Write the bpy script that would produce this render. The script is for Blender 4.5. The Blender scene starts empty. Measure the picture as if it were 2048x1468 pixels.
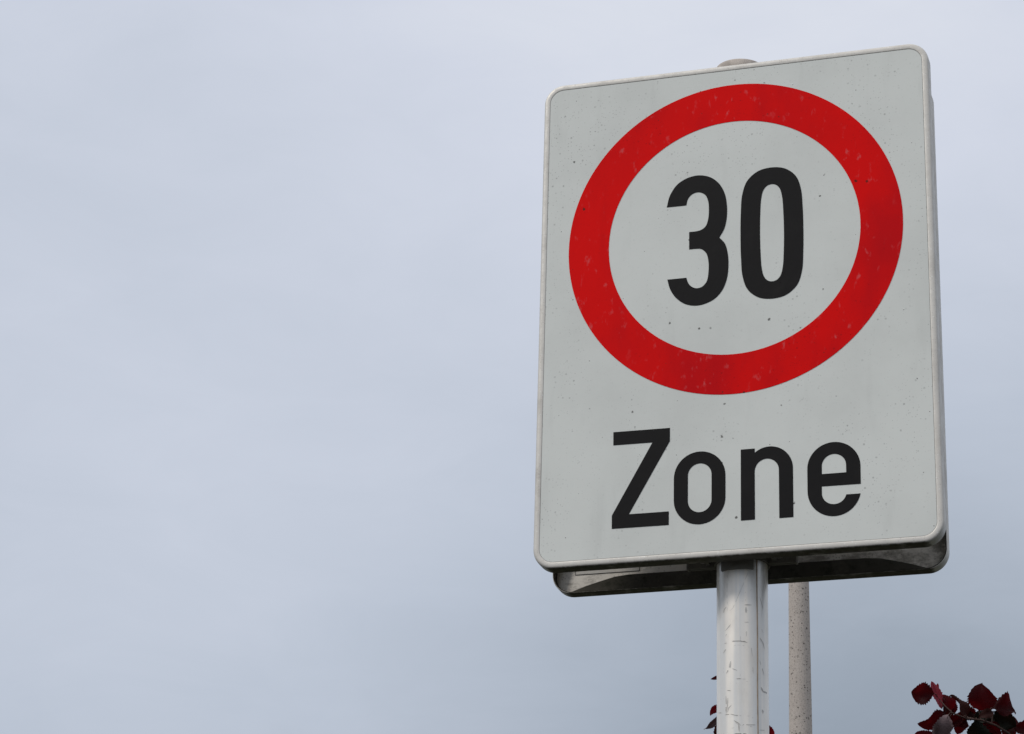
import bpy, bmesh, math, random
import numpy as np
from mathutils import Vector, Matrix
from mathutils.geometry import tessellate_polygon

random.seed(7)
R = math.radians
scene = bpy.context.scene
COL = scene.collection

# ------------------------------------------------------------------ camera, sky, sun, exposure
SIGN_Z = 3.21                                    # height of the front sign's middle above the pavement
CAM_POS = np.array([0.81235, -3.63039, SIGN_Z - 1.66024])
CAM_ROT = (math.pi / 2 + 0.394929, 0.306848, 0.029909)   # tilt up, heading, roll
F_PX, PW, PH = 5526.3, 2048.0, 1468.0            # focal length in photo pixels, photo size

cam_d = bpy.data.cameras.new('camera')
cam_d.sensor_fit = 'HORIZONTAL'
cam_d.sensor_width = 36.0
cam_d.lens = F_PX / PW * 36.0
cam_d.clip_start, cam_d.clip_end = 0.05, 3000
cam_o = bpy.data.objects.new('camera', cam_d)
COL.objects.link(cam_o)
M_ROT = (Matrix.Rotation(CAM_ROT[1], 3, 'Z') @ Matrix.Rotation(CAM_ROT[0], 3, 'X') @ Matrix.Rotation(CAM_ROT[2], 3, 'Z'))
cam_o.matrix_world = Matrix.Translation(Vector(CAM_POS)) @ M_ROT.to_4x4()
scene.camera = cam_o

SUN_EL, SUN_AZ = R(44), R(-41)                   # azimuth measured from the sign's normal (-Y), minus = to the left
world = bpy.data.worlds.new('World')
scene.world = world
world.use_nodes = True


def sky_nodes():
    nt = world.node_tree
    nt.nodes.clear()
    N, L = nt.nodes.new, nt.links.new

    def math_(op, a, b=None, clamp=False):
        n = N('ShaderNodeMath'); n.operation = op; n.use_clamp = clamp
        for i, v in enumerate((a, b)):
            if v is None: continue
            if isinstance(v, (int, float)): n.inputs[i].default_value = v
            else: L(v, n.inputs[i])
        return n.outputs[0]
    out = N('ShaderNodeOutputWorld'); bg = N('ShaderNodeBackground')
    bg.inputs['Strength'].default_value = 0.1
    sky = N('ShaderNodeTexSky'); sky.sky_type = 'NISHITA'; sky.sun_disc = False
    sky.sun_elevation = SUN_EL; sky.sun_rotation = math.pi + SUN_AZ
    sky.air_density = 1.0; sky.dust_density = 3.0
    tc = N('ShaderNodeTexCoord')
    d = tc.outputs['Generated']
    sep = N('ShaderNodeSeparateXYZ'); L(d, sep.inputs[0])

    def noise(scale, detail, rough, stretch=(1, 1, 1), off=(0, 0, 0), dist=0.0):
        mp = N('ShaderNodeMapping'); mp.inputs['Scale'].default_value = stretch; mp.inputs['Location'].default_value = off
        L(d, mp.inputs[0])
        n = N('ShaderNodeTexNoise'); n.inputs['Scale'].default_value = scale
        n.inputs['Detail'].default_value = detail; n.inputs['Roughness'].default_value = rough; n.inputs['Distortion'].default_value = dist
        L(mp.outputs[0], n.inputs['Vector'])
        return n.outputs['Fac']

    def lobe(u, v, width):                       # a soft cloud bank round one direction of the sky
        c = Vector(((u - PW / 2) / F_PX, -(v - PH / 2) / F_PX, -1)).normalized()
        c = M_ROT @ c
        vm = N('ShaderNodeVectorMath'); vm.operation = 'DOT_PRODUCT'; L(d, vm.inputs[0]); vm.inputs[1].default_value = c
        k = 1 / (width / F_PX) ** 2
        return math_('EXPONENT', math_('MULTIPLY', math_('SUBTRACT', vm.outputs['Value'], 1.0), k))
    n1 = noise(3.5, 3, 0.5, (1, 1, 2.0), SKY_OFF)
    n2 = noise(13, 5, 0.6, (1, 1, 2.4), (2.2, 0.4, 1.1), 0.5)
    # overcast: brighter towards the zenith, banks of thicker cloud
    el = math_('MULTIPLY', math_('MAXIMUM', sep.outputs['Z'], 0.0), SKY_EL)
    b = math_('ADD', el, SKY_BASE)
    b = math_('ADD', b, math_('MULTIPLY', math_('SUBTRACT', n1, 0.5), 0.18))
    b = math_('ADD', b, math_('MULTIPLY', math_('SUBTRACT', n2, 0.5), 0.11))
    for (u, v, w, a) in SKY_LOBES:
        b = math_('ADD', b, math_('MULTIPLY', lobe(u, v, w), a))
    ramp = N('ShaderNodeValToRGB')
    e = ramp.color_ramp.elements
    while len(e) < len(SKY_RAMP): e.new(0.5)
    for i, (p, c) in enumerate(SKY_RAMP):
        e[i].position = p; e[i].color = (*c, 1)
    L(b, ramp.inputs[0])
    sc = N('ShaderNodeVectorMath'); sc.operation = 'SCALE'; L(ramp.outputs[0], sc.inputs[0]); sc.inputs['Scale'].default_value = 10.0
    mix = N('ShaderNodeMixRGB'); mix.inputs[0].default_value = 0.95
    L(sky.outputs[0], mix.inputs[1]); L(sc.outputs[0], mix.inputs[2])
    L(mix.outputs[0], bg.inputs['Color']); L(bg.outputs[0], out.inputs[0])


SKY_OFF = (0.3, 1.7, 0.2)
SKY_EL, SKY_BASE = 0.68, 0.308
SKY_LOBES = [(1700, 1640, 560, -0.33), (1700, 100, 700, 0.09), (700, 800, 700, 0.07), (350, 60, 500, -0.05)]
SKY_RAMP = [(0.0, (0.21, 0.25, 0.305)), (0.25, (0.342, 0.394, 0.467)), (0.5, (0.516, 0.569, 0.663)), (0.7, (0.66, 0.70, 0.80)), (1.0, (0.91, 0.925, 0.96))]
sky_nodes()

sun_d = bpy.data.lights.new('sun', 'SUN')
sun_d.energy = 1.5; sun_d.angle = R(11); sun_d.color = (1.0, 0.955, 0.895)
sun_o = bpy.data.objects.new('sun', sun_d)
COL.objects.link(sun_o)
sdir = Vector((math.sin(SUN_AZ) * math.cos(SUN_EL), -math.cos(SUN_AZ) * math.cos(SUN_EL), math.sin(SUN_EL)))
sun_o.rotation_euler = sdir.to_track_quat('Z', 'Y').to_euler()
sun_o.location = (0, 0, 20)

scene.view_settings.view_transform = 'Standard'
scene.view_settings.look = 'None'
scene.view_settings.exposure = 0
scene.view_settings.gamma = 1
scene.view_settings.use_curve_mapping = False
scene.render.engine = 'CYCLES'
scene.cycles.max_bounces = 8

# ------------------------------------------------------------------ helpers


def at_dir(u, v):
    return M_ROT @ Vector(((u - PW / 2) / F_PX, -(v - PH / 2) / F_PX, -1))


def at(u, v, dist):                              # the point seen at photo pixel u, v at a depth in metres
    return Vector(CAM_POS) + at_dir(u, v) * dist


def link(name, bm, mat, parent=None, smooth=False):
    me = bpy.data.meshes.new(name)
    bm.to_mesh(me); bm.free()
    if smooth:
        for p in me.polygons: p.use_smooth = True
    o = bpy.data.objects.new(name, me)
    COL.objects.link(o)
    for m in (mat if isinstance(mat, (list, tuple)) else [mat]): me.materials.append(m)
    if parent: o.parent = parent
    return o


def thing(name, label, cat, loc=(0, 0, 0), rz=0.0, group=None):
    o = bpy.data.objects.new(name, None)
    o.empty_display_size = 0.1
    COL.objects.link(o)
    o.location = loc; o.rotation_euler = (0, 0, rz)
    o['label'] = label; o['category'] = cat
    if group: o['group'] = group
    return o


def add_box(bm, c, s, rot=None):
    m = Matrix.Translation(c) @ (rot.to_4x4() if rot else Matrix()) @ Matrix.Diagonal((*s, 1))
    return bmesh.ops.create_cube(bm, size=1, matrix=m)


def add_tube(bm, pts, radii, n=8, cap=True):
    rings = []
    prev = None
    for i, p in enumerate(pts):
        t = (pts[min(i + 1, len(pts) - 1)] - pts[max(i - 1, 0)]).normalized()
        a = t.orthogonal().normalized() if prev is None else (prev - t * prev.dot(t)).normalized()
        prev = a
        b = t.cross(a)
        rings.append([bm.verts.new(p + (a * math.cos(2 * math.pi * k / n) + b * math.sin(2 * math.pi * k / n)) * radii[i]) for k in range(n)])
    for r0, r1 in zip(rings, rings[1:]):
        for k in range(n): bm.faces.new((r0[k], r0[(k + 1) % n], r1[(k + 1) % n], r1[k]))
    if cap:
        bm.faces.new(rings[0][::-1]); bm.faces.new(rings[-1])


def add_lathe(bm, prof, n=64, c=(0, 0, 0)):      # prof: (radius, z)
    rings = [[bm.verts.new((c[0] + r * math.cos(2 * math.pi * k / n), c[1] + r * math.sin(2 * math.pi * k / n), c[2] + z)) for k in range(n)] for r, z in prof]
    for r0, r1 in zip(rings, rings[1:]):
        for k in range(n): bm.faces.new((r0[k], r0[(k + 1) % n], r1[(k + 1) % n], r1[k]))
    return rings


# ---- materials
class Mat:
    def __init__(self, name, base=(0.5, 0.5, 0.5), rough=0.5, metal=0.0, spec=0.5):
        self.m = bpy.data.materials.new(name)
        self.m.use_nodes = True
        self.nt = self.m.node_tree
        self.b = self.nt.nodes['Principled BSDF']
        self.b.inputs['Base Color'].default_value = (*base, 1)
        self.b.inputs['Roughness'].default_value = rough
        self.b.inputs['Metallic'].default_value = metal
        self.b.inputs['Specular IOR Level'].default_value = spec
        self.tc = self.nt.nodes.new('ShaderNodeTexCoord')
        rgb = self.nt.nodes.new('ShaderNodeRGB'); rgb.outputs[0].default_value = (*base, 1)
        self.col = rgb.outputs[0]
        self.h = None

    def N(self, t): return self.nt.nodes.new(t)
    def L(self, a, b): self.nt.links.new(a, b)

    def co(self, stretch=(1, 1, 1), off=(0, 0, 0), rot=(0, 0, 0)):
        mp = self.N('ShaderNodeMapping')
        mp.inputs['Scale'].default_value = stretch; mp.inputs['Location'].default_value = off; mp.inputs['Rotation'].default_value = rot
        self.L(self.tc.outputs['Object'], mp.inputs[0])
        return mp.outputs[0]

    def noise(self, scale, detail=3, rough=0.55, stretch=(1, 1, 1), off=(0, 0, 0), dist=0.0, rot=(0, 0, 0)):
        n = self.N('ShaderNodeTexNoise')
        n.inputs['Scale'].default_value = scale; n.inputs['Detail'].default_value = detail
        n.inputs['Roughness'].default_value = rough; n.inputs['Distortion'].default_value = dist
        self.L(self.co(stretch, off, rot), n.inputs['Vector'])
        return n.outputs['Fac']

    def math(self, op, a, b=None, clamp=False):
        n = self.N('ShaderNodeMath'); n.operation = op; n.use_clamp = clamp
        for i, v in enumerate((a, b)):
            if v is None: continue
            if isinstance(v, (int, float)): n.inputs[i].default_value = v
            else: self.L(v, n.inputs[i])
        return n.outputs[0]

    def ramp(self, f, lo, hi, a=0.0, b=1.0):
        n = self.N('ShaderNodeMapRange'); n.clamp = True
        n.interpolation_type = 'SMOOTHSTEP'
        self.L(f, n.inputs[0])
        for i, v in enumerate((lo, hi, a, b)): n.inputs[i + 1].default_value = v
        return n.outputs[0]

    def mix(self, fac, c):                        # lay a colour over what is there
        n = self.N('ShaderNodeMixRGB')
        if isinstance(fac, (int, float)): n.inputs[0].default_value = fac
        else: self.L(fac, n.inputs[0])
        self.L(self.col, n.inputs[1])
        if isinstance(c, tuple): n.inputs[2].default_value = (*c, 1)
        else: self.L(c, n.inputs[2])
        self.col = n.outputs[0]

    def spots(self, scale, share, r0, r1, stretch=(1, 1, 1), off=(0, 0, 0)):   # sparse round spots
        v = self.N('ShaderNodeTexVoronoi'); v.feature = 'F1'; v.inputs['Scale'].default_value = scale
        wob = self.N('ShaderNodeTexNoise'); wob.inputs['Scale'].default_value = scale * 3
        cc = self.co(stretch, off)
        self.L(cc, wob.inputs['Vector'])
        add = self.N('ShaderNodeVectorMath'); add.operation = 'MULTIPLY_ADD'
        self.L(wob.outputs['Color'], add.inputs[0]); add.inputs[1].default_value = (0.25 / scale,) * 3; self.L(cc, add.inputs[2])
        self.L(add.outputs[0], v.inputs['Vector'])
        sp = self.N('ShaderNodeSeparateColor'); self.L(v.outputs['Color'], sp.inputs[0])
        on = self.math('LESS_THAN', sp.outputs[0], share)
        rad = self.math('MULTIPLY', self.math('ADD', sp.outputs[1], 0.25), r1 / 1.25)
        q = self.math('SUBTRACT', 1.0, self.math('DIVIDE', v.outputs['Distance'], rad), True)
        q = self.ramp(q, 0.0, r0)
        return self.math('MULTIPLY', q, on)

    def bump(self, h, dist, strength=1.0):
        n = self.N('ShaderNodeBump'); n.inputs['Strength'].default_value = strength; n.inputs['Distance'].default_value = dist
        self.L(h, n.inputs['Height'])
        if self.h is not None: self.L(self.h, n.inputs['Normal'])
        self.h = n.outputs[0]

    def done(self):
        self.L(self.col, self.b.inputs['Base Color'])
        if self.h is not None: self.L(self.h, self.b.inputs['Normal'])
        return self.m


def grime(M, amt=1.0, dark=(0.045, 0.04, 0.036)):   # specks, drips and drops as rain leaves them on sheeting
    M.mix(M.ramp(M.noise(5, 5, 0.6), 0.35, 0.75, 0, 0.10 * amt), dark)
    M.mix(M.ramp(M.noise(26, 4, 0.6, (1, 1, 0.16), (3, 0, 1)), 0.55, 0.78, 0, 0.08 * amt), dark)
    patch = M.ramp(M.noise(9, 3, 0.6, (1, 1, 0.6), (5, 2, 0)), 0.42, 0.66)
    f = M.math('MULTIPLY', M.spots(170, 0.32, 0.5, 0.36), M.ramp(patch, 0, 1, 0.07, 0.34))
    M.mix(f, dark)
    f = M.math('MULTIPLY', M.spots(400, 0.30, 0.5, 0.42, off=(1, 0, 2)), M.ramp(patch, 0, 1, 0.06, 0.30))
    M.mix(f, dark)
    M.mix(M.math('MULTIPLY', M.spots(60, 0.40, 0.4, 0.19, off=(4, 0, 1)), 0.85), (0.03, 0.025, 0.02))
    drop = M.spots(38, 0.10, 1.0, 0.16, off=(0.3, 0, 0.7))
    M.bump(drop, 0.0012, 0.8)
    M.bump(M.noise(60, 2), 0.0006, 0.12)


def m_face():
    M = Mat('white reflective sheeting', (0.745, 0.765, 0.725), 0.5, 0, 0.12)
    grime(M)
    return M.done()


def m_red():
    M = Mat('red reflective sheeting', (0.80, 0.0065, 0.0065), 0.5, 0, 0.03)
    M.mix(M.ramp(M.noise(7, 4, 0.6, (1, 1, 0.5)), 0.45, 0.72, 0, 0.55), (0.47, 0.006, 0.012))
    sp = M.math('MULTIPLY', M.ramp(M.noise(85, 4, 0.6, (1, 1, 0.55), (2, 0, 5), 0.15, (0, 0.35, 0)), 0.585, 0.72), M.ramp(M.noise(11, 3), 0.40, 0.58, 0.14, 0.6))
    M.mix(sp, (0.70, 0.13, 0.14))
    sc = M.ramp(M.noise(120, 3, 0.6, (1, 1, 0.22), (1, 3, 0), 0.4, (0, 0.3, 0)), 0.66, 0.78, 0, 0.35)
    M.mix(sc, (0.68, 0.12, 0.13))
    grime(M, 1.2, (0.10, 0.008, 0.012))
    return M.done()


def m_black():
    M = Mat('black sheeting', (0.0108, 0.0100, 0.0099), 0.45, 0, 0.10)
    M.mix(M.ramp(M.noise(24, 4, 0.6), 0.5, 0.8, 0, 0.35), (0.022, 0.020, 0.019))
    drop = M.spots(46, 0.22, 1.0, 0.13, off=(0.3, 0, 0.7))
    M.bump(drop, 0.002, 0.9)
    M.bump(M.noise(90, 3), 0.0006, 0.25)
    return M.done()


def m_alu(name, base, rough, metal, dirt, under_shade=False):
    M = Mat(name, base, rough, metal, 0.4)
    M.mix(M.ramp(M.noise(40, 5, 0.65), 0.35, 0.7, 0, 0.30), tuple(c * 0.78 for c in base))
    M.mix(M.math('MULTIPLY', M.spots(260, 0.3, 0.6, 0.4), 0.45), (0.82, 0.82, 0.80))
    M.mix(M.math('MULTIPLY', M.spots(330, 0.35, 0.6, 0.42, off=(2, 1, 3)), 0.25), (0.20, 0.18, 0.16))
    M.mix(M.ramp(M.noise(13, 5, 0.65, off=(7, 1, 2)), 0.48, 0.78, 0, dirt), (0.17, 0.145, 0.115))
    r = M.ramp(M.noise(70, 4, 0.6), 0.3, 0.7, rough - 0.08, rough + 0.12)
    M.L(r, M.b.inputs['Roughness'])
    if dirt > 0.38 and not under_shade:                # dust and old splashes on the sheltered back
        M.mix(M.ramp(M.noise(34, 6, 0.7, (0.5, 1, 1), (9, 0, 4)), 0.46, 0.64, 0, 0.72), (0.17, 0.15, 0.12))
        M.mix(M.math('MULTIPLY', M.spots(220, 0.5, 0.5, 0.4, off=(3, 3, 0)), 0.35), (0.10, 0.085, 0.07))
    if under_shade:                                    # shade under the lower flange, painted in as a dark ragged band
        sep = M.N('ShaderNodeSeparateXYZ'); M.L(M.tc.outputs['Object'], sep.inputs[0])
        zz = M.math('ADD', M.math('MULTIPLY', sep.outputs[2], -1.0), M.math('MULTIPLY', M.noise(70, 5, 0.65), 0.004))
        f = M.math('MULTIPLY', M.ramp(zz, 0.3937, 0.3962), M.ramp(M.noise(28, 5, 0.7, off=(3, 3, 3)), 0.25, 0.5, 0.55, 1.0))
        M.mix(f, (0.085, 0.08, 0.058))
    M.bump(M.noise(150, 3), 0.0004, 0.35)
    return M.done()


def m_dark_alu():  # dark mottled tone for the folded edge and the flange's inner faces
    M = Mat('dark mottled aluminium', (0.062, 0.058, 0.048), 0.8, 0.0, 0.1)
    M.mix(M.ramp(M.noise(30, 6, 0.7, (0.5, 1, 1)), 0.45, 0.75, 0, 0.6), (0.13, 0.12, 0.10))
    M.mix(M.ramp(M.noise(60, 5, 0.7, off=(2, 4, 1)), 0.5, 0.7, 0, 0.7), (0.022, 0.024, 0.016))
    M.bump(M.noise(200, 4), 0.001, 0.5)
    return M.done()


def m_pole():
    M = Mat('galvanised steel', (0.93, 0.875, 0.79), 0.36, 0.32, 0.45)
    M.mix(M.ramp(M.noise(60, 3, 0.5, (1, 1, 0.02), (1, 2, 0)), 0.40, 0.60, 0, 0.6), (0.66, 0.675, 0.67))
    M.mix(M.ramp(M.noise(22, 5, 0.65, (1, 1, 0.5)), 0.45, 0.7, 0, 0.5), (0.70, 0.645, 0.565))
    M.mix(M.ramp(M.noise(120, 5, 0.7, (1, 1, 0.55), (4, 1, 3)), 0.64, 0.76, 0, 0.28), (0.40, 0.38, 0.35))
    M.mix(M.math('MULTIPLY', M.spots(240, 0.16, 0.6, 0.3), 0.25), (0.34, 0.31, 0.28))
    r = M.ramp(M.noise(45, 4, 0.6, (1, 1, 0.3)), 0.3, 0.7, 0.28, 0.42)
    M.L(r, M.b.inputs['Roughness'])
    M.bump(M.noise(35, 3, 0.5, (1, 1, 0.12)), 0.002, 0.18)
    M.bump(M.noise(300, 3), 0.0004, 0.25)
    return M.done()


def m_concrete():
    M = Mat('exposed aggregate concrete', (0.53, 0.475, 0.43), 0.95, 0, 0.05)
    M.mix(M.ramp(M.noise(14, 4), 0.35, 0.7, 0, 0.25), (0.41, 0.355, 0.315))
    M.mix(M.ramp(M.noise(170, 3, 0.6), 0.52, 0.66, 0, 0.5), (0.58, 0.53, 0.48))
    M.mix(M.ramp(M.noise(260, 3, 0.7, off=(5, 5, 1)), 0.52, 0.64, 0, 0.6), (0.27, 0.235, 0.205))
    M.mix(M.math('MULTIPLY', M.spots(150, 0.95, 0.6, 0.55), 0.5), (0.15, 0.125, 0.105))
    M.mix(M.math('MULTIPLY', M.spots(78, 0.75, 0.6, 0.5, off=(3, 1, 4)), 0.85), (0.055, 0.048, 0.042))
    M.mix(M.math('MULTIPLY', M.spots(120, 0.6, 0.5, 0.5, off=(1, 5, 2)), 0.6), (0.56, 0.52, 0.47))
    M.bump(M.noise(140, 4, 0.65), 0.004, 0.6)
    return M.done()


def m_leaf(name, top, glow, rough, trans):
    M = Mat(name, top, rough, 0, 0.06)
    M.mix(M.ramp(M.noise(45, 4), 0.4, 0.7, 0, 0.45), tuple(c * 0.5 for c in top))
    M.bump(M.noise(110, 3), 0.002, 0.5)
    m = M.done()
    tr = M.N('ShaderNodeBsdfTranslucent'); tr.inputs[0].default_value = (*glow, 1)
    mx = M.N('ShaderNodeMixShader'); mx.inputs[0].default_value = trans
    out = M.nt.nodes['Material Output']
    M.L(M.b.outputs[0], mx.inputs[1]); M.L(tr.outputs[0], mx.inputs[2]); M.L(mx.outputs[0], out.inputs[0])
    return m


def plain(name, base, rough=0.6, metal=0.0, spec=0.4, var=0.3, scale=30):
    M = Mat(name, base, rough, metal, spec)
    M.mix(M.ramp(M.noise(scale, 5, 0.65), 0.4, 0.72, 0, var), tuple(c * 0.55 for c in base))
    M.bump(M.noise(scale * 4, 3), 0.001, 0.3)
    return M.done()


FACE, RED, BLACK = m_face(), m_red(), m_black()
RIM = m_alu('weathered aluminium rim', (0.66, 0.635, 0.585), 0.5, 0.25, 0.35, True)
PLATE = m_alu('grey aluminium back', (0.82, 0.78, 0.71), 0.55, 0.05, 0.4)
DARK_ALU, POLE, CONCRETE = m_dark_alu(), m_pole(), m_concrete()
CLAMP = plain('dark weathered clamp steel', (0.22, 0.21, 0.185), 0.65, 0.3)
BOLT = plain('bolt steel', (0.55, 0.53, 0.49), 0.5, 0.4)
SEAM = plain('rusty seam', (0.44, 0.34, 0.25), 0.8, 0.1, 0.3, 0.6, 90)
SCUFF = plain('scuff mark', (0.34, 0.32, 0.29), 0.7, 0.2, 0.3, 0.5, 120)
SOFTSCUFF = plain('faint scuff mark', (0.58, 0.56, 0.525), 0.6, 0.3, 0.3, 0.4, 120)
STICKER = plain('white sticker', (0.60, 0.58, 0.54), 0.5, 0, 0.4, 0.25, 40)
INK = plain('black ink', (0.03, 0.03, 0.03))
CAPM = plain('stained post cap', (0.60, 0.535, 0.475), 0.75, 0.1, 0.3, 0.75, 45)
LEAF = [m_leaf('dark red leaf', (0.024, 0.003, 0.004), (0.11, 0.004, 0.006), 0.5, 0.40),
        m_leaf('red leaf', (0.045, 0.003, 0.005), (0.19, 0.006, 0.009), 0.5, 0.45),
        m_leaf('pink leaf', (0.30, 0.065, 0.085), (0.40, 0.04, 0.06), 0.55, 0.3),
        m_leaf('mauve grey leaf', (0.19, 0.14, 0.145), (0.06, 0.01, 0.01), 0.5, 0.12),
        m_leaf('dark brown leaf', (0.035, 0.013, 0.011), (0.07, 0.010, 0.008), 0.5, 0.25),
        m_leaf('dark green leaf', (0.014, 0.016, 0.012), (0.03, 0.012, 0.006), 0.45, 0.15)]
TWIG = plain('twig bark', (0.075, 0.042, 0.034), 0.8)
BARK = plain('grey brown bark', (0.12, 0.09, 0.07), 0.9, 0, 0.2, 0.5, 25)
GRASS = plain('short grass', (0.036, 0.040, 0.022), 0.9, 0, 0.1, 0.5, 6)
ASPHALT = plain('asphalt', (0.045, 0.043, 0.041), 0.9, 0, 0.2, 0.35, 60)

# ------------------------------------------------------------------ the ground


def sheet(name, x0, x1, y0, y1, z, m):
    bm = bmesh.new()
    bm.faces.new([bm.verts.new(p) for p in ((x0, y0, z), (x1, y0, z), (x1, y1, z), (x0, y1, z))])
    o = link(name, bm, m)
    o['kind'] = 'structure'
    return o


sheet('ground', -900, 900, -900, 900, 0, GRASS)
sheet('road', -900, 900, -9.0, -1.2, 0.004, ASPHALT)
bm = bmesh.new()
add_box(bm, Vector((0, -0.1, 0.06)), (1800, 2.0, 0.12))
pv = link('pavement', bm, ASPHALT); pv['kind'] = 'structure'
KERB_Z = 0.12

# ------------------------------------------------------------------ sign geometry
HW, HH, RC = 0.2978, 0.3945, 0.031               # half width, half height and corner radius of a sign


def outline(d, nc=14, ns=24):
    """Points (x, z, nx, nz, s) of the rounded rectangle drawn in by d; s = 0 in corners .. 1 in the middle of a side."""
    w, h, r = HW - d, HH - d, max(RC - d, 0.004)
    P = []
    for cx, cz, a0 in ((w - r, h - r, 0), (-w + r, h - r, 90), (-w + r, -h + r, 180), (w - r, -h + r, 270)):
        for k in range(nc + 1):
            a = R(a0 + 90 * k / nc)
            P.append((cx + r * math.cos(a), cz + r * math.sin(a), 0.0))
        q = P[-1]
        nx = {0: (-w + r, h), 90: (-w, -h + r), 180: (w - r, -h), 270: (w, h - r)}[a0]
        ln = math.hypot(nx[0] - q[0], nx[1] - q[1])
        for k in range(1, ns):
            t = k / ns
            P.append((q[0] + (nx[0] - q[0]) * t, q[1] + (nx[1] - q[1]) * t, min(t, 1 - t) * ln))
    return P


def fill(bm, loops, y, flip=False):             # flat shape with holes in the plane of the sign
    vs = [Vector((x, z, 0)) for lp in loops for x, z in lp]
    tr = tessellate_polygon([[Vector((x, z, 0)) for x, z in lp] for lp in loops])
    bv = [bm.verts.new((v.x, y, v.y)) for v in vs]
    for t in tr:
        try: bm.faces.new([bv[i] for i in t])
        except ValueError: pass
    bmesh.ops.recalc_face_normals(bm, faces=bm.faces)
    bm.normal_update()
    for f in bm.faces:
        if f.normal.y > 0: f.normal_flip()


def plate_bm(d, y0, y1):
    bm = bmesh.new()
    P = outline(d)
    a = [bm.verts.new((p[0], y0, p[1])) for p in P]
    b = [bm.verts.new((p[0], y1, p[1])) for p in P]
    bm.faces.new(a); bm.faces.new(b[::-1])
    for i in range(len(P)): bm.faces.new((a[i], b[i], b[(i + 1) % len(P)], a[(i + 1) % len(P)]))
    bmesh.ops.recalc_face_normals(bm, faces=bm.faces)
    return bm


DEPTH = 0.0225


def rim_bm():
    prof = [(9.6, 0.5), (9.6, -0.1), (9.4, -0.55), (8.8, -0.75), (7.2, -0.9), (5.2, -0.95), (3.4, -0.8), (2.0, -0.4), (1.0, 0.3), (0.4, 1.2), (0.1, 2.4), (0, 4.0),
            (0, 14), (0, 20.8), (0.5, 22.0), (1.2, 22.5)]
    bm = bmesh.new()
    rings = []
    for d, y in prof:
        rings.append([bm.verts.new((p[0], y / 1000, p[1])) for p in outline(d / 1000)])
    n = len(rings[0])
    for r0, r1 in zip(rings, rings[1:]):
        for k in range(n): bm.faces.new((r0[k], r0[(k + 1) % n], r1[(k + 1) % n], r1[k]))
    # inside of the flange, butting on the back of the plate
    prev = rings[-1]
    n_out = len(bm.faces)
    for d, y in ((1.8, 22.0), (1.8, 3.4)):
        cur = [bm.verts.new((p[0], y / 1000, p[1])) for p in outline(d / 1000)]
        for k in range(n): bm.faces.new((prev[k], prev[(k + 1) % n], cur[(k + 1) % n], cur[k]))
        prev = cur
    bm.faces.ensure_lookup_table()
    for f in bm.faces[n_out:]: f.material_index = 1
    bmesh.ops.recalc_face_normals(bm, faces=bm.faces)
    return bm


def lip_bm(width=0.021, taper=0.075):
    """The turned-in edge at the back of the flange; it runs out towards each corner, as bent sheet does."""
    bm = bmesh.new()
    A = outline(0.0019)
    n = len(A)
    cen = []
    for i, (x, z, s) in enumerate(A):
        k = min(1.0, max(0.0, s) / taper); k = k ** 0.85
        w = 0.0006 + width * k
        # inward direction
        q0, q1 = A[i - 1], A[(i + 1) % n]
        t = Vector((q1[0] - q0[0], q1[1] - q0[1])).normalized()
        nx, nz = -t.y, t.x
        cen.append((x + nx * w, z + nz * w))
    y0, y1 = DEPTH - 0.0001, DEPTH - 0.0016
    v = [[bm.verts.new((p[0], y0, p[1])) for p in A], [bm.verts.new((p[0], y0 - 0.0002, p[1])) for p in cen],
         [bm.verts.new((p[0], y1, p[1])) for p in cen], [bm.verts.new((p[0], y1, p[1])) for p in A]]
    for a, b in ((0, 1), (1, 2), (2, 3)):
        for k in range(n): bm.faces.new((v[a][k], v[a][(k + 1) % n], v[b][(k + 1) % n], v[b][k]))
    bmesh.ops.recalc_face_normals(bm, faces=bm.faces)
    return bm


def clamp(parent, cx, cy, z, r):                 # two half shells with ears, bolted through
    """cx, cy: pole axis in the sign's own space."""
    bm = bmesh.new()
    h = 0.034
    prof = [(r + 0.0004, -h / 2), (r + 0.0034, -h / 2), (r + 0.0034, h / 2), (r + 0.0004, h / 2), (r + 0.0004, -h / 2)]
    add_lathe(bm, prof, 48, (cx, cy, z))
    tab = [bm.verts.new((cx + (r + q) * math.sin(R(a)), cy - (r + q) * math.cos(R(a)), zz)) for q, zz in ((0.0036, z), (0.0036, z - TAB), (0.0008, z - TAB)) for a in range(-36, 37, 6)]
    for k in range(2):
        for j in range(12): bm.faces.new((tab[k * 13 + j], tab[k * 13 + j + 1], tab[k * 13 + j + 14], tab[k * 13 + j + 13]))
    for s in (-1, 1):
        for yo in (-0.0032, 0.0032):
            add_box(bm, Vector((cx + s * (r + 0.021), cy + yo, z)), (0.040, 0.004, h))
        add_box(bm, Vector((cx + s * (r + 0.0425), cy, z)), (0.003, 0.013, h + 0.002))
    bmesh.ops.recalc_face_normals(bm, faces=bm.faces)
    c = link('clamp', bm, CLAMP, parent)
    for s in (-1, 1):
        bb = bmesh.new()
        bx = cx + s * (r + 0.019)
        for y0, y1, rr, nn in ((cy - 0.0125, cy - 0.0054, 0.0078, 6), (cy + 0.0054, cy + 0.0115, 0.0078, 6), (cy - 0.0056, cy - 0.0052, 0.0105, 20)):
            add_tube(bb, [Vector((bx, y0, z)), Vector((bx, y1, z))], [rr, rr], nn)
        bo = link('bolt', bb, BOLT, c)
    # foot that carries the sign
    fb = bmesh.new()
    for s in (-1, 1):
        add_box(fb, Vector((cx + s * (r + 0.012), (cy - 0.0052 + 0.0034) / 2, z)), (0.006, cy - 0.0052 - 0.0036, h * 0.8))
    add_box(fb, Vector((cx, 0.0048, z)), (2 * r + 0.10, 0.0026, h * 0.8))
    link('bracket', fb, CLAMP, c)
    return c


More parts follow.
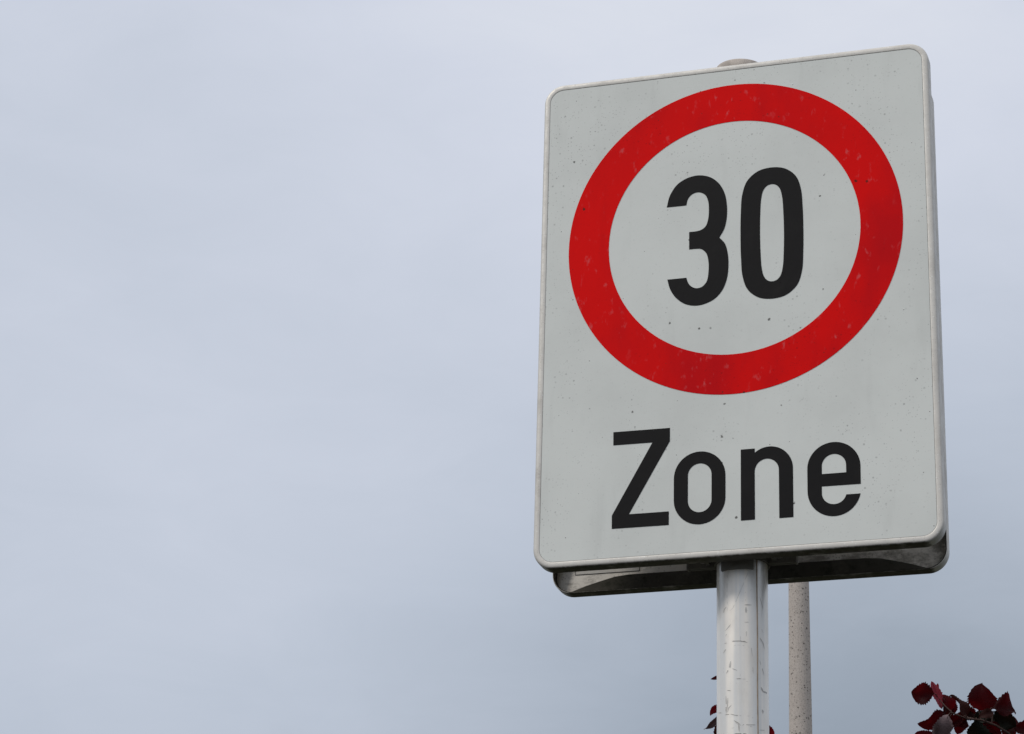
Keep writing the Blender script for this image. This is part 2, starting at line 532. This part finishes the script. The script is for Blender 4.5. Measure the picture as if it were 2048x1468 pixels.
def sign_body(root, pole_x, pole_y, clamps):
    bm = bmesh.new()
    fill(bm, [[(p[0], p[1]) for p in outline(0.00990)]], -0.0004)
    face = link('face', bm, FACE, root)
    link('back_plate', plate_bm(0.0024, 0.0016, 0.0034), PLATE, root)
    link('rim', rim_bm(), [RIM, DARK_ALU], root, True)
    link('folded_edge', lip_bm(), DARK_ALU, root)
    for z in clamps: clamp(root, pole_x, pole_y, z, POLE_R)
    return face


POLE_R = 0.0368
TAB = 0.033
POLE_XY = (-0.0055, 0.0765)

# ------------------------------------------------------------------ the post that carries both signs
POST_TOP = SIGN_Z + 0.4275
post = thing('sign_post', 'round galvanised metal post with scuffs carrying the 30 zone sign', 'sign post', (*POLE_XY, KERB_Z))
bm = bmesh.new()
zt = POST_TOP - KERB_Z
add_lathe(bm, [(POLE_R, 0.0), (POLE_R, 1.2), (POLE_R, 2.2), (POLE_R, 2.6), (POLE_R, 2.9), (POLE_R, zt - 0.020)], 96)
link('tube', bm, POLE, post, True)
bm = bmesh.new()
add_lathe(bm, [(POLE_R + 0.0004, zt - 0.022), (POLE_R + 0.0013, zt - 0.0215), (POLE_R + 0.0013, zt - 0.003), (POLE_R + 0.0006, zt - 0.0012), (POLE_R - 0.002, zt), (0.001, zt + 0.0015)], 64)
link('post_cap', bm, CAPM, post, True)


def pole_hit(u, v):                              # angle and height of the point of the post seen at a photo pixel
    d = at_dir(u, v); o = Vector(CAM_POS)
    ox, oy = o.x - POLE_XY[0], o.y - POLE_XY[1]
    a = d.x ** 2 + d.y ** 2; b = 2 * (ox * d.x + oy * d.y); c = ox * ox + oy * oy - POLE_R ** 2
    t = (-b - math.sqrt(max(b * b - 4 * a * c, 0))) / (2 * a)
    p = o + d * t
    return math.atan2(p.y - POLE_XY[1], p.x - POLE_XY[0]), p.z - KERB_Z


def pole_strip(bm, pts, w, lift=0.0003):          # a narrow mark lying on the tube; w in metres
    Q = [pole_hit(*p) for p in pts]
    fine = []
    for (a0, z0), (a1, z1) in zip(Q, Q[1:]):
        n = max(1, int(max(abs(a1 - a0) / 0.06, abs(z1 - z0) / 0.004)))
        for k in range(n): fine.append((a0 + (a1 - a0) * k / n, z0 + (z1 - z0) * k / n))
    fine.append(Q[-1])
    rr = POLE_R + lift
    prev = None
    for i, (a, z) in enumerate(fine):
        q0, q1 = fine[max(i - 1, 0)], fine[min(i + 1, len(fine) - 1)]
        t = Vector(((q1[0] - q0[0]) * POLE_R, q1[1] - q0[1])).normalized()
        end = 0.25 if i in (0, len(fine) - 1) else random.uniform(0.65, 1.1)
        nx, nz = -t.y * w / 2 * end, t.x * w / 2 * end
        cur = [bm.verts.new((rr * math.cos(a + s * nx / POLE_R), rr * math.sin(a + s * nx / POLE_R), z + s * nz)) for s in (-1, 1)]
        if prev and random.random() > 0.16: bm.faces.new((prev[0], prev[1], cur[1], cur[0]))
        prev = cur


# welded seam down the front of the tube
a_s, _ = pole_hit(1515.5, 1400)
bm = bmesh.new()
zz = np.linspace(0.0, zt - 0.03, 160)
prev = None
for z in zz:
    wv = 0.0006 * math.sin(z * 37) * 0.3 + random.uniform(-0.0001, 0.0001)
    cur = []
    for dx, dr in ((-0.0011, 0.0001), (-0.0004, 0.0007), (0.0005, 0.0007), (0.0011, 0.0001)):
        aa = a_s + (dx + wv) / POLE_R
        cur.append(bm.verts.new(((POLE_R + dr) * math.cos(aa), (POLE_R + dr) * math.sin(aa), z)))
    if prev:
        for k in range(3): bm.faces.new((prev[k], prev[k + 1], cur[k + 1], cur[k]))
    prev = cur
bmesh.ops.recalc_face_normals(bm, faces=bm.faces)
link('seam', bm, SEAM, post, True)

bm = bmesh.new()
X = lambda x, y: (1380 + x / 5.096, 1180 + y / 5.096)
Y = lambda x, y: (1390 + x / 10.635, 1330 + y / 10.635)
DARK = [([X(428, 522), X(505, 520), X(560, 528), X(586, 537)], 2.0), ([X(514, 470), X(512, 525)], 2.2), ([X(510, 528), X(565, 520)], 1.8),
        ([X(450, 566), X(470, 562)], 1.6), ([X(484, 562), X(514, 562)], 1.4), ([X(536, 566), X(552, 566)], 1.8),
        ([X(556, 152), X(630, 154)], 2.0), ([X(556, 330), X(602, 328)], 1.8), ([X(565, 205), X(588, 210)], 1.4),
        ([X(350, 545), X(380, 541)], 1.4), ([X(438, 905), X(455, 904)], 1.2), ([X(470, 905), X(525, 905)], 1.8), ([X(536, 908), X(566, 908)], 2.2),
        ([X(514, 860), X(514, 880)], 1.3), ([X(466, 950), X(482, 948)], 1.3), ([X(574, 932), X(592, 932)], 1.5),
        ([Y(640, 1062), Y(760, 1045), Y(850, 1068), Y(985, 1078)], 1.4), ([Y(680, 540), Y(760, 545)], 1.6),
        ([Y(830, 1180), Y(930, 1240), Y(985, 1300)], 1.6), ([Y(1000, 1290), Y(1040, 1265), Y(1140, 1275), Y(1290, 1275)], 1.4),
        ([Y(1120, 1305), Y(1215, 1312)], 1.3), ([Y(775, 1350), Y(830, 1335)], 1.5), ([Y(900, 1405), Y(950, 1415)], 2.0), ([Y(840, 1460), Y(1100, 1464)], 2.0),
        ([Y(500, 1020), Y(570, 1020)], 1.4), ([Y(1365, 1385), Y(1480, 1390)], 1.2), ([Y(1110, 1085), Y(1150, 1090)], 1.8),
        ([X(430, 800), X(495, 826)], 1.2), ([X(376, 260), X(400, 272)], 1.5), ([X(372, 1025), X(412, 1027)], 1.6)]
for pts, w in DARK: pole_strip(bm, pts, w * 0.00045)
sc_ = link('scuffs', bm, SCUFF, post); sc_['kind'] = 'stuff'
bm = bmesh.new()
FAINT = [([(1497, 1142), (1488, 1165), (1474, 1198), (1466, 1216), (1460, 1222), (1455, 1218)], 0.9), ([(1455, 1150), (1454, 1190), (1455, 1222)], 0.9),
         ([X(372, 172), X(350, 200), X(332, 262)], 3.5), ([X(415, 350), X(385, 388), X(362, 415)], 2.5), ([X(395, 400), X(372, 450), X(364, 474)], 2.2),
         ([X(400, 580), X(365, 605), X(340, 645)], 4), ([X(415, 725), X(405, 790), X(372, 850)], 5), ([X(380, 790), X(392, 840)], 3),
         ([Y(660, 660), Y(665, 830), Y(655, 960), Y(670, 1030)], 3.2), ([Y(700, 700), Y(690, 850), Y(672, 990)], 2.6), ([Y(775, 855), Y(720, 910), Y(690, 1010)], 3.2),
         ([X(710, 330), X(730, 400), X(745, 440)], 2.2), ([X(712, 490), X(745, 545), X(758, 600)], 4), ([X(710, 720), X(735, 800), X(755, 870)], 2.6),
         ([X(722, 990), X(745, 1035), X(790, 1055)], 5), ([X(708, 1215), X(745, 1235), X(742, 1260)], 7), ([X(708, 70), X(728, 130), X(742, 190)], 2),
         ([X(570, 170), X(572, 260)], 4), ([X(575, 420), X(577, 470)], 3), ([X(620, 560), X(635, 680)], 1), ([Y(1230, 50), Y(1240, 180)], 1.5),
         ([Y(930, 1240), Y(940, 1420)], 3), ([Y(420, 1500), Y(560, 1480)], 2), ([X(450, 1330), X(500, 1380)], 2)]
for pts, w in FAINT: pole_strip(bm, pts, w * 0.00062, 0.0002)
sc_ = link('faint_scuffs', bm, SOFTSCUFF, post); sc_['kind'] = 'stuff'

# ------------------------------------------------------------------ front sign
front = thing('zone_sign', 'white sign with a red ring, black 30 and the word Zone', 'road sign', (0, 0, SIGN_Z))
LOW_CLAMP = -0.368
sign_body(front, POLE_XY[0], POLE_XY[1], (0.25, LOW_CLAMP))
ZC, RO, RI = 0.1058, 0.2533, 0.1907
bm = bmesh.new()
circ = lambda r: [(r * math.cos(2 * math.pi * k / 256), ZC + r * math.sin(2 * math.pi * k / 256)) for k in range(256)]
fill(bm, [circ(RO), circ(RI)], -0.0008)
link('red_ring', bm, RED, front)


def spline(pts, n=8):                            # open Catmull-Rom run through the points
    P = [np.array(p, float) for p in pts]
    if len(P) == 2: return [tuple(P[0]), tuple(P[1])]
    P = [2 * P[0] - P[1]] + P + [2 * P[-1] - P[-2]]
    out = []
    for i in range(1, len(P) - 2):
        p0, p1, p2, p3 = P[i - 1:i + 3]
        t0 = 0; t1 = t0 + np.linalg.norm(p1 - p0) ** .5; t2 = t1 + np.linalg.norm(p2 - p1) ** .5; t3 = t2 + np.linalg.norm(p3 - p2) ** .5
        for k in range(n):
            t = t1 + (t2 - t1) * k / n
            a1 = (t1 - t) / (t1 - t0) * p0 + (t - t0) / (t1 - t0) * p1
            a2 = (t2 - t) / (t2 - t1) * p1 + (t - t1) / (t2 - t1) * p2
            a3 = (t3 - t) / (t3 - t2) * p2 + (t - t2) / (t3 - t2) * p3
            b1 = (t2 - t) / (t2 - t0) * a1 + (t - t0) / (t2 - t0) * a2
            b2 = (t3 - t) / (t3 - t1) * a2 + (t - t1) / (t3 - t1) * a3
            out.append(tuple((t2 - t) / (t2 - t1) * b1 + (t - t1) / (t2 - t1) * b2))
    out.append(tuple(P[-2]))
    return out


def arc(cx, cz, rx, rz, a0, a1, n=24):
    return [(cx + rx * math.cos(R(a0 + (a1 - a0) * k / n)), cz + rz * math.sin(R(a0 + (a1 - a0) * k / n))) for k in range(n + 1)]


def stadium(x0, x1, z0, z1, rz0, rz1):
    cx, rx = (x0 + x1) / 2, (x1 - x0) / 2
    return arc(cx, z1 - rz1, rx, rz1, 0, 180) + arc(cx, z0 + rz0, rx, rz0, 180, 360)


def four(q):                                      # closed curve from one quarter, mirrored
    a = [(x, z) for x, z in q]
    pts = a + [(-x, z) for x, z in a[-2::-1]] + [(-x, -z) for x, z in a[1:]] + [(x, -z) for x, z in a[-2:0:-1]]
    n = len(pts)
    ext = pts[-3:] + pts + pts[:4]
    s = spline(ext, 8)
    return s[3 * 8:(3 + n) * 8]


def glyph(name, loops):
    b = bmesh.new()
    cl = []
    for lp in loops:
        o = []
        for p in lp:
            if not o or math.hypot(p[0] - o[-1][0], p[1] - o[-1][1]) > 1e-4: o.append(p)
        if math.hypot(o[0][0] - o[-1][0], o[0][1] - o[-1][1]) < 1e-4: o.pop()
        cl.append([(x / 1000, z / 1000) for x, z in o])
    fill(b, cl, -0.0008)
    return link(name, b, BLACK, front)


three = (spline([(-101.5, 164.2), (-97.0, 182.5), (-86.2, 199.8), (-71.0, 209.2), (-53.5, 212.2), (-35.5, 207.4), (-21.6, 195.4), (-12.6, 177.6), (-9.0, 155.5), (-9.6, 135.0), (-13.2, 119.0), (-20.7, 105.1)])
         + spline([(-20.7, 105.1), (-12.6, 95.0), (-8.2, 78.9), (-7.0, 58.2), (-9.4, 37.0), (-16.0, 19.7), (-27.5, 6.8), (-42.5, -0.2), (-57.5, -1.7), (-73.4, 2.9), (-86.9, 14.2), (-95.5, 28.6), (-99.9, 44.9)])
         + spline([(-70.9, 44.9), (-68.0, 36.0), (-62.3, 29.2), (-54.6, 26.2), (-46.4, 28.3), (-40.0, 36.0), (-37.2, 52.7), (-37.5, 69.0), (-40.6, 81.5), (-48.0, 89.2), (-58.0, 90.7), (-66.8, 90.7)])
         + spline([(-66.8, 119.4), (-57.0, 119.4), (-48.5, 121.0), (-41.8, 126.0), (-38.0, 136.5), (-36.7, 151.6), (-38.0, 168.4), (-43.0, 178.9), (-52.3, 183.8), (-62.0, 181.8), (-68.7, 174.7), (-71.4, 164.1)]))
glyph('digit', [three])
mv = lambda q, cx, cz: [(x + cx, z + cz) for x, z in q]
zero_o = mv(four([(47.3, 0), (46.7, 36), (44.4, 67), (36.8, 89), (20.5, 103.2), (0, 107.2)]), 58.6, 104.9)
zero_i = mv(four([(18.0, 0), (17.3, 34), (15.6, 58), (12.2, 71), (6.6, 77.6), (0, 79.4)]), 58.8, 104.9)
glyph('digit', [zero_o, zero_i])
glyph('letter', [[(-179.5, -191.4), (-94.5, -192.0), (-94.5, -212.6), (-154.6, -320.3), (-95.4, -320.5), (-95.5, -341.2), (-179.9, -340.8), (-180.0, -320.4), (-120.6, -212.5), (-179.3, -212.0)]])
glyph('letter', [stadium(-88.3, -12.3, -343.6, -232.4, 39, 39), stadium(-67.5, -32.7, -325.2, -250.8, 18, 18)])
glyph('letter', [[(10.0, -342.6), (30.4, -342.6), (30.4, -270.0)] + arc(48.0, -270.0, 17.5, 18.3, 180, 0)[1:] + [(65.5, -343.1), (85.8, -343.1), (85.9, -268.5)]
                 + arc(52.0, -268.5, 33.9, 35.2, 0, 129) + [(30.7, -234.7), (10.2, -234.7)]])
e_l = ([(182.6, -300.8)] + [(182.7, -273.0)] + arc(144.6, -273.0, 38.1, 38.5, 0, 180)[1:] + arc(144.6, -307.2, 38.1, 39.0, 180, 348) + [(182.1, -315.1), (162.2, -315.1)]
       + arc(144.6, -311.0, 17.6, 17.2, 346, 180) + [(127.0, -300.5)])
glyph('letter', [e_l, [(127.4, -281.8)] + arc(144.8, -270.4, 17.4, 17.8, 180, 0) + [(162.2, -281.8)]])

# ------------------------------------------------------------------ rear sign, facing the other way on the same post
REAR_Y, REAR_X, REAR_DZ = 0.1535, -0.0120, 0.0050
rear = thing('rear_sign', 'grey metal back of a second sign fixed behind the Zone sign', 'road sign', (REAR_X, REAR_Y, SIGN_Z + REAR_DZ), math.pi)
rear.scale = (0.990, 1, 1)
sign_body(rear, REAR_X - POLE_XY[0], REAR_Y - POLE_XY[1], (0.18, -0.315))
# maker's sticker on the back plate
bm = bmesh.new()
sx0, sx1, sz0, sz1 = 0.167, 0.267, -0.3600, -0.320
bm.faces.new([bm.verts.new(p) for p in ((sx0, 0.0038, sz0), (sx1, 0.0038, sz0), (sx1, 0.0038, sz1), (sx0, 0.0038, sz1))])
st = link('sticker', bm, STICKER, rear)
bm = bmesh.new()
for a, b in (((sx0, sz0), (sx1, sz0)), ((sx0, sz0), (sx0, sz1)), ((sx1, sz0), (sx1, sz1)), ((sx0, sz1), (sx1, sz1))):
    add_box(bm, Vector(((a[0] + b[0]) / 2, 0.0040, (a[1] + b[1]) / 2)), (abs(b[0] - a[0]) + 0.0007, 0.0003, abs(b[1] - a[1]) + 0.0007))
link('border', bm, INK, st)
cu = bpy.data.curves.new('lettering', 'FONT')
cu.body = 'TEL. 07442/505-090'; cu.size = 0.0058; cu.align_x = 'CENTER'
tmp = bpy.data.objects.new('lettering', cu)
COL.objects.link(tmp)
bpy.context.view_layer.update()
me = bpy.data.meshes.new_from_object(tmp.evaluated_get(bpy.context.evaluated_depsgraph_get()))
bpy.data.objects.remove(tmp)
lt = bpy.data.objects.new('lettering', me)
COL.objects.link(lt)
me.materials.clear(); me.materials.append(INK)
lt.parent = st
lt.location = (0.207, 0.0042, -0.3545); lt.rotation_euler = (math.pi / 2, 0, math.pi)

# ------------------------------------------------------------------ concrete post further back
CD = 13.0
cp = at(1599.5, 1320, CD)
z1320 = cp.z
rad = lambda z: max(0.028, 0.1025 / 2 - 0.0072 * (z - z1320))
cpost = thing('concrete_post', 'slender speckled concrete post rising behind the sign', 'post', (cp.x, cp.y, 0))
bm = bmesh.new()
ctop = z1320 + 1.55
add_lathe(bm, [(rad(0), 0.0)] + [(rad(z), z) for z in np.linspace(0.3, ctop - 0.02, 24)] + [(rad(ctop) - 0.015, ctop)], 48)
link('shaft', bm, CONCRETE, cpost, True)
bm = bmesh.new()
add_lathe(bm, [(rad(ctop) - 0.016, ctop - 0.004), (rad(ctop) - 0.012, ctop + 0.004), (rad(ctop) - 0.014, ctop + 0.03), (0.002, ctop + 0.04)], 32)
link('cap', bm, CLAMP, cpost, True)

# ------------------------------------------------------------------ purple-leaved tree, only its top shoots in view
TD = 7.0
roots = at(1760, 1480, TD + 0.35)
tree = thing('purple_leaved_tree', 'small tree with dark red serrated leaves behind the sign post', 'tree', (roots.x, roots.y, 0))
T0 = Vector((roots.x, roots.y, 0))
loc = lambda p: p - T0


def leaf_mesh(base, tip, width, normal, curl, fold, seed, nl=10, stalk=None):
    """A broad toothed leaf from base to tip (tree space), folded on its midrib and curled along its length."""
    rnd = random.Random(seed)
    ax = tip - base; L = ax.length; ax = ax / L
    nrm = (normal - ax * normal.dot(ax)).normalized(); side = ax.cross(nrm)
    bm = bmesh.new()
    rows = []
    pk = rnd.uniform(0.75, 1.15); tw = rnd.uniform(-0.9, 0.9); fold = fold + rnd.uniform(0.0, 0.45); curl = curl + rnd.uniform(-0.05, 0.16); lop = rnd.uniform(-0.18, 0.18)
    side0, nrm0 = side, nrm
    for i in range(nl * 2 + 1):
        t = i / (nl * 2)
        w = width / 2 * (math.sin(math.pi * t ** pk) ** 0.60 if 0 < t < 1 else 0) * (1.0 - 0.12 * t)
        if i == nl * 2: w = width * 0.015
        tooth = (0.93 + rnd.uniform(-0.04, 0.04) if i % 2 else 1.03 + rnd.uniform(-0.06, 0.09)) if 0.10 < t < 0.98 else 1.0
        mid = base + ax * (L * t) + nrm * (curl * L * (4 * t * (1 - t)) - curl * 0.8 * L * t * t)
        ca, sa = math.cos(tw * t), math.sin(tw * t)
        side, nrm = side0 * ca + nrm0 * sa, nrm0 * ca - side0 * sa
        row = []
        for s in (-1, -0.66, -0.33, 0, 0.33, 0.66, 1):
            ww = w * s * (tooth if abs(s) == 1 else 1) * (1 + lop * (1 if s > 0 else -1))
            adv = 0.10 * width * abs(s) * (1 if i % 2 else 0.6) * (1 - t)
            h = fold * abs(ww) + 0.11 * width * math.sin(8 * t + 2 * s + seed) * abs(s) + (0.035 * width if (i % 2 and 0 < abs(s) < 1) else 0)
            row.append(bm.verts.new(mid + side * ww + ax * adv + nrm * h))
        rows.append(row)
    for a, b in zip(rows, rows[1:]):
        for k in range(6): bm.faces.new((a[k], a[k + 1], b[k + 1], b[k]))
    if stalk is not None:
        n0 = len(bm.faces)
        add_tube(bm, [stalk, (stalk + base) / 2 + Vector((0, 0, 0.003)), base, rows[3][3].co], [0.0013, 0.0011, 0.0010, 0.0006], 5)
        bm.faces.ensure_lookup_table()
        for f in bm.faces[n0:]: f.material_index = 1
    return bm


# stems through the photograph's sprays: (photo pixel, depth)
STEMS = [([(2075, 1500, 7.03), (2021, 1469, 7.0), (1992, 1451, 6.99), (1962, 1440, 6.98), (1932, 1437, 6.97), (1905, 1426, 6.97), (1890, 1412, 6.98), (1876, 1396, 7.0)], 0.0036, 0.0013),
         ([(1500, 1600, 7.2), (1484, 1520, 7.16), (1478, 1460, 7.12), (1468, 1400, 7.10), (1462, 1362, 7.08)], 0.0034, 0.0011),
         ([(2060, 1560, 7.1), (2030, 1490, 7.06), (2024, 1460, 7.05), (2030, 1446, 7.05)], 0.004, 0.0015)]
# leaves: base px, tip px, width px, material, depth, tilt of the blade (x right, y up, z to the camera), curl, fold
LV = [((1870, 1388), (1824, 1386), 46, 0, 6.98, (0.1, 0.3, 0.9), 0.10, 0.25),
      ((1884, 1418), (1864, 1366), 22, 2, 6.99, (0.6, 0.1, 0.9), -0.05, 0.30),
      ((1880, 1392), (1872, 1366), 12, 1, 7.03, (0.9, 0.1, 0.5), -0.20, 0.3),
      ((1903, 1424), (1884, 1388), 28, 1, 7.0, (0.5, 0.2, 0.9), 0.08, 0.2),
      ((1934, 1434), (1903, 1391), 32, 4, 6.96, (0.4, 0.4, 0.8), 0.10, 0.3),
      ((1958, 1424), (1964, 1368), 66, 0, 7.02, (0.1, -0.3, 0.95), 0.06, 0.12),
      ((1982, 1416), (2034, 1424), 48, 0, 6.97, (0.1, 0.4, 0.9), 0.12, 0.2),
      ((1986, 1422), (2030, 1452), 42, 5, 7.01, (0.0, 0.3, 0.95), 0.05, 0.2),
      ((1892, 1424), (1844, 1452), 34, 0, 6.99, (0.3, 0.5, 0.85), 0.12, 0.2),
      ((1898, 1428), (1868, 1476), 38, 3, 6.95, (-0.3, -0.5, 0.85), 0.10, -0.15),
      ((1928, 1432), (1893, 1456), 28, 0, 7.0, (0.2, 0.4, 0.9), 0.0, 0.2),
      ((1934, 1438), (1918, 1452), 26, 0, 7.02, (0.1, 0.3, 0.9), 0.0, 0.2),
      ((1950, 1436), (1944, 1496), 50, 5, 6.98, (0.2, 0.6, 0.8), 0.10, 0.15),
      ((1966, 1446), (2006, 1478), 26, 1, 7.01, (0.1, 0.3, 0.9), 0.0, 0.2),
      ((2026, 1452), (2062, 1470), 30, 0, 7.03, (-0.2, 0.4, 0.9), 0.10, 0.2),
      ((2022, 1462), (2012, 1505), 30, 1, 7.0, (0.3, 0.3, 0.9), 0.0, 0.2),
      ((1988, 1424), (1958, 1434), 20, 4, 6.96, (0.1, 0.5, 0.85), 0.08, 0.2),
      ((1872, 1478), (1830, 1468), 20, 0, 7.02, (0.0, 0.8, 0.5), 0.05, 0.2),
      ((1980, 1424), (1950, 1444), 22, 5, 7.03, (0.0, 0.5, 0.85), 0.05, 0.2),
      ((1464, 1362), (1421, 1356), 13, 0, 7.08, (0.1, 0.9, 0.35), 0.05, 0.3),
      ((1462, 1364), (1478, 1318), 20, 0, 7.10, (0.5, 0.2, 0.8), 0.05, 0.3),
      ((1468, 1398), (1500, 1380), 30, 1, 7.09, (0.2, 0.5, 0.8), 0.05, 0.3),
      ((1446, 1406), (1417, 1430), 17, 1, 7.10, (0.3, 0.3, 0.9), 0.08, 0.2),
      ((1446, 1424), (1408, 1461), 18, 3, 7.06, (-0.3, -0.5, 0.8), 0.10, -0.1),
      ((1448, 1438), (1430, 1488), 24, 4, 7.09, (-0.4, 0.3, 0.8), 0.05, 0.3),
      ((1936, 1438), (1908, 1432), 26, 4, 7.03, (0.2, 0.3, 0.9), 0.05, 0.2),
      ((1946, 1440), (1972, 1432), 26, 5, 7.04, (0.1, 0.4, 0.9), 0.05, 0.2),
      ((1970, 1445), (1996, 1440), 24, 5, 7.04, (0.1, 0.3, 0.9), 0.05, 0.2),
      ((1932, 1438), (1944, 1412), 26, 4, 7.05, (0.3, 0.3, 0.9), 0.05, 0.2),
      ((1960, 1444), (1982, 1480), 34, 0, 7.05, (0.0, 0.4, 0.9), 0.05, 0.2),
      ((2000, 1455), (2030, 1480), 34, 0, 7.06, (0.0, 0.4, 0.9), 0.05, 0.2),
      ((1884, 1410), (1900, 1440), 22, 4, 7.05, (0.3, 0.4, 0.8), 0.05, 0.2),
      ((1926, 1436), (1914, 1468), 30, 0, 7.06, (0.2, 0.2, 0.9), 0.08, 0.2),
      ((1952, 1438), (1926, 1420), 30, 0, 7.06, (0.0, 0.2, 0.9), 0.08, 0.2),
      ((1996, 1450), (2018, 1428), 32, 0, 7.07, (0.1, 0.2, 0.9), 0.08, 0.2),
      ((1976, 1446), (1966, 1486), 34, 4, 7.06, (0.0, 0.2, 0.9), 0.08, 0.2),
      ((2012, 1460), (2044, 1448), 30, 0, 7.05, (0.0, 0.2, 0.9), 0.08, 0.2),
      ((1910, 1428), (1890, 1404), 24, 0, 7.05, (0.2, 0.2, 0.9), 0.08, 0.2),
      ((1990, 1450), (1984, 1492), 32, 0, 7.04, (0.1, 0.2, 0.9), 0.08, 0.2),
      ((2024, 1470), (2040, 1500), 34, 1, 7.04, (0.1, 0.2, 0.9), 0.08, 0.2),
      ((1480, 1450), (1510, 1430), 30, 0, 7.12, (0.1, 0.4, 0.9), 0.05, 0.3),
      ((1512, 1458), (1553, 1470), 32, 1, 7.11, (0.1, 0.4, 0.9), 0.08, 0.2),
      ((1470, 1402), (1431, 1402), 5, 0, 7.11, (0.1, 0.9, 0.3), 0.0, 0.3)]
up, right, fwd = M_ROT @ Vector((0, 1, 0)), M_ROT @ Vector((1, 0, 0)), M_ROT @ Vector((0, 0, 1))
stem_pts = []
for pts, r0, r1 in STEMS:
    P = [loc(at(*p)) for p in pts]
    bmt = bmesh.new()
    add_tube(bmt, P, [r0 + (r1 - r0) * i / (len(P) - 1) for i in range(len(P))], 7)
    link('shoot', bmt, TWIG, tree, True)
    for p, q in zip(P, P[1:]): stem_pts += [p.lerp(q, k / 4) for k in range(4)]
    stem_pts.append(P[-1])
rt0 = random.Random(11)
heads = [loc(at(*s[0][0])) for s in STEMS]
for i, (b, t, w, mi, dp, n, cu_, fo) in enumerate(LV):
    B, T = loc(at(*b, dp)), loc(at(*t, dp + 0.012 * math.sin(i * 2.3)))
    nv = right * n[0] + up * n[1] + fwd * n[2]
    k = 0.92 if b[0] < 1700 else 1.0
    T = B + (T - B) * rt0.uniform(0.97, 1.08) * k; w *= rt0.uniform(0.95, 1.12) * k
    q = min(stem_pts, key=lambda s: (s - B).length)
    lbm = leaf_mesh(B, T, w / F_PX * dp, nv, cu_, fo, i, 10, q)
    link('leaf', lbm, [LEAF[mi], TWIG], tree, True)
# trunk and limbs below the frame
bmk = bmesh.new()
fork = Vector((0, 0, 1.25))
add_tube(bmk, [Vector((0, 0, -0.05)), Vector((0.01, 0.0, 0.4)), Vector((-0.01, 0.01, 0.85)), fork], [0.062, 0.052, 0.045, 0.040], 12)
link('trunk', bmk, BARK, tree, True)
bml = bmesh.new()
ends = list(heads)
rt = random.Random(3)
for k in range(9):
    a = k * 2.4
    ends.append(Vector((0.75 * math.cos(a) * rt.uniform(0.6, 1.1), 0.75 * math.sin(a) * rt.uniform(0.6, 1.1) + 0.1, rt.uniform(2.0, 2.75))))
for i, e in enumerate(ends):
    m = fork.lerp(e, 0.5) + Vector((e.x * 0.12, e.y * 0.12, -0.05))
    r_end = 0.005 if i < 3 else 0.004
    add_tube(bml, [fork + Vector((0, 0, -0.04)), fork.lerp(m, 0.5) + Vector((0, 0, 0.02)), m, m.lerp(e, 0.5), e], [0.026, 0.020, 0.014, 0.009, r_end], 8)
link('limbs', bml, BARK, tree, True)
bmf = bmesh.new()
for i in range(1500):
    e = ends[rt.randrange(len(ends))]
    m = fork.lerp(e, rt.uniform(0.45, 1.0)) + Vector((rt.gauss(0, 0.10), rt.gauss(0, 0.10), rt.gauss(0, 0.08)))
    wz = roots.z - 0.10
    if m.z > wz: m.z = wz - rt.uniform(0, 0.25)
    d = Vector((rt.gauss(0, 1), rt.gauss(0, 1), rt.gauss(-0.2, 0.5))).normalized()
    n = Vector((rt.gauss(0, 0.5), rt.gauss(0, 0.5), 1))
    L_ = rt.uniform(0.05, 0.085)
    s_ = leaf_mesh(m, m + d * L_, L_ * rt.uniform(0.6, 0.8), n, 0.08, 0.2, i, 5)
    off = len(bmf.verts)
    vs = [bmf.verts.new(v.co) for v in s_.verts]
    s_.verts.index_update()
    mi = rt.choice((0, 0, 1, 4, 5))
    for f in s_.faces:
        nf = bmf.faces.new([vs[v.index] for v in f.verts]); nf.material_index = mi
    s_.free()
fo_ = link('foliage', bmf, LEAF, tree, True)
fo_['kind'] = 'stuff'
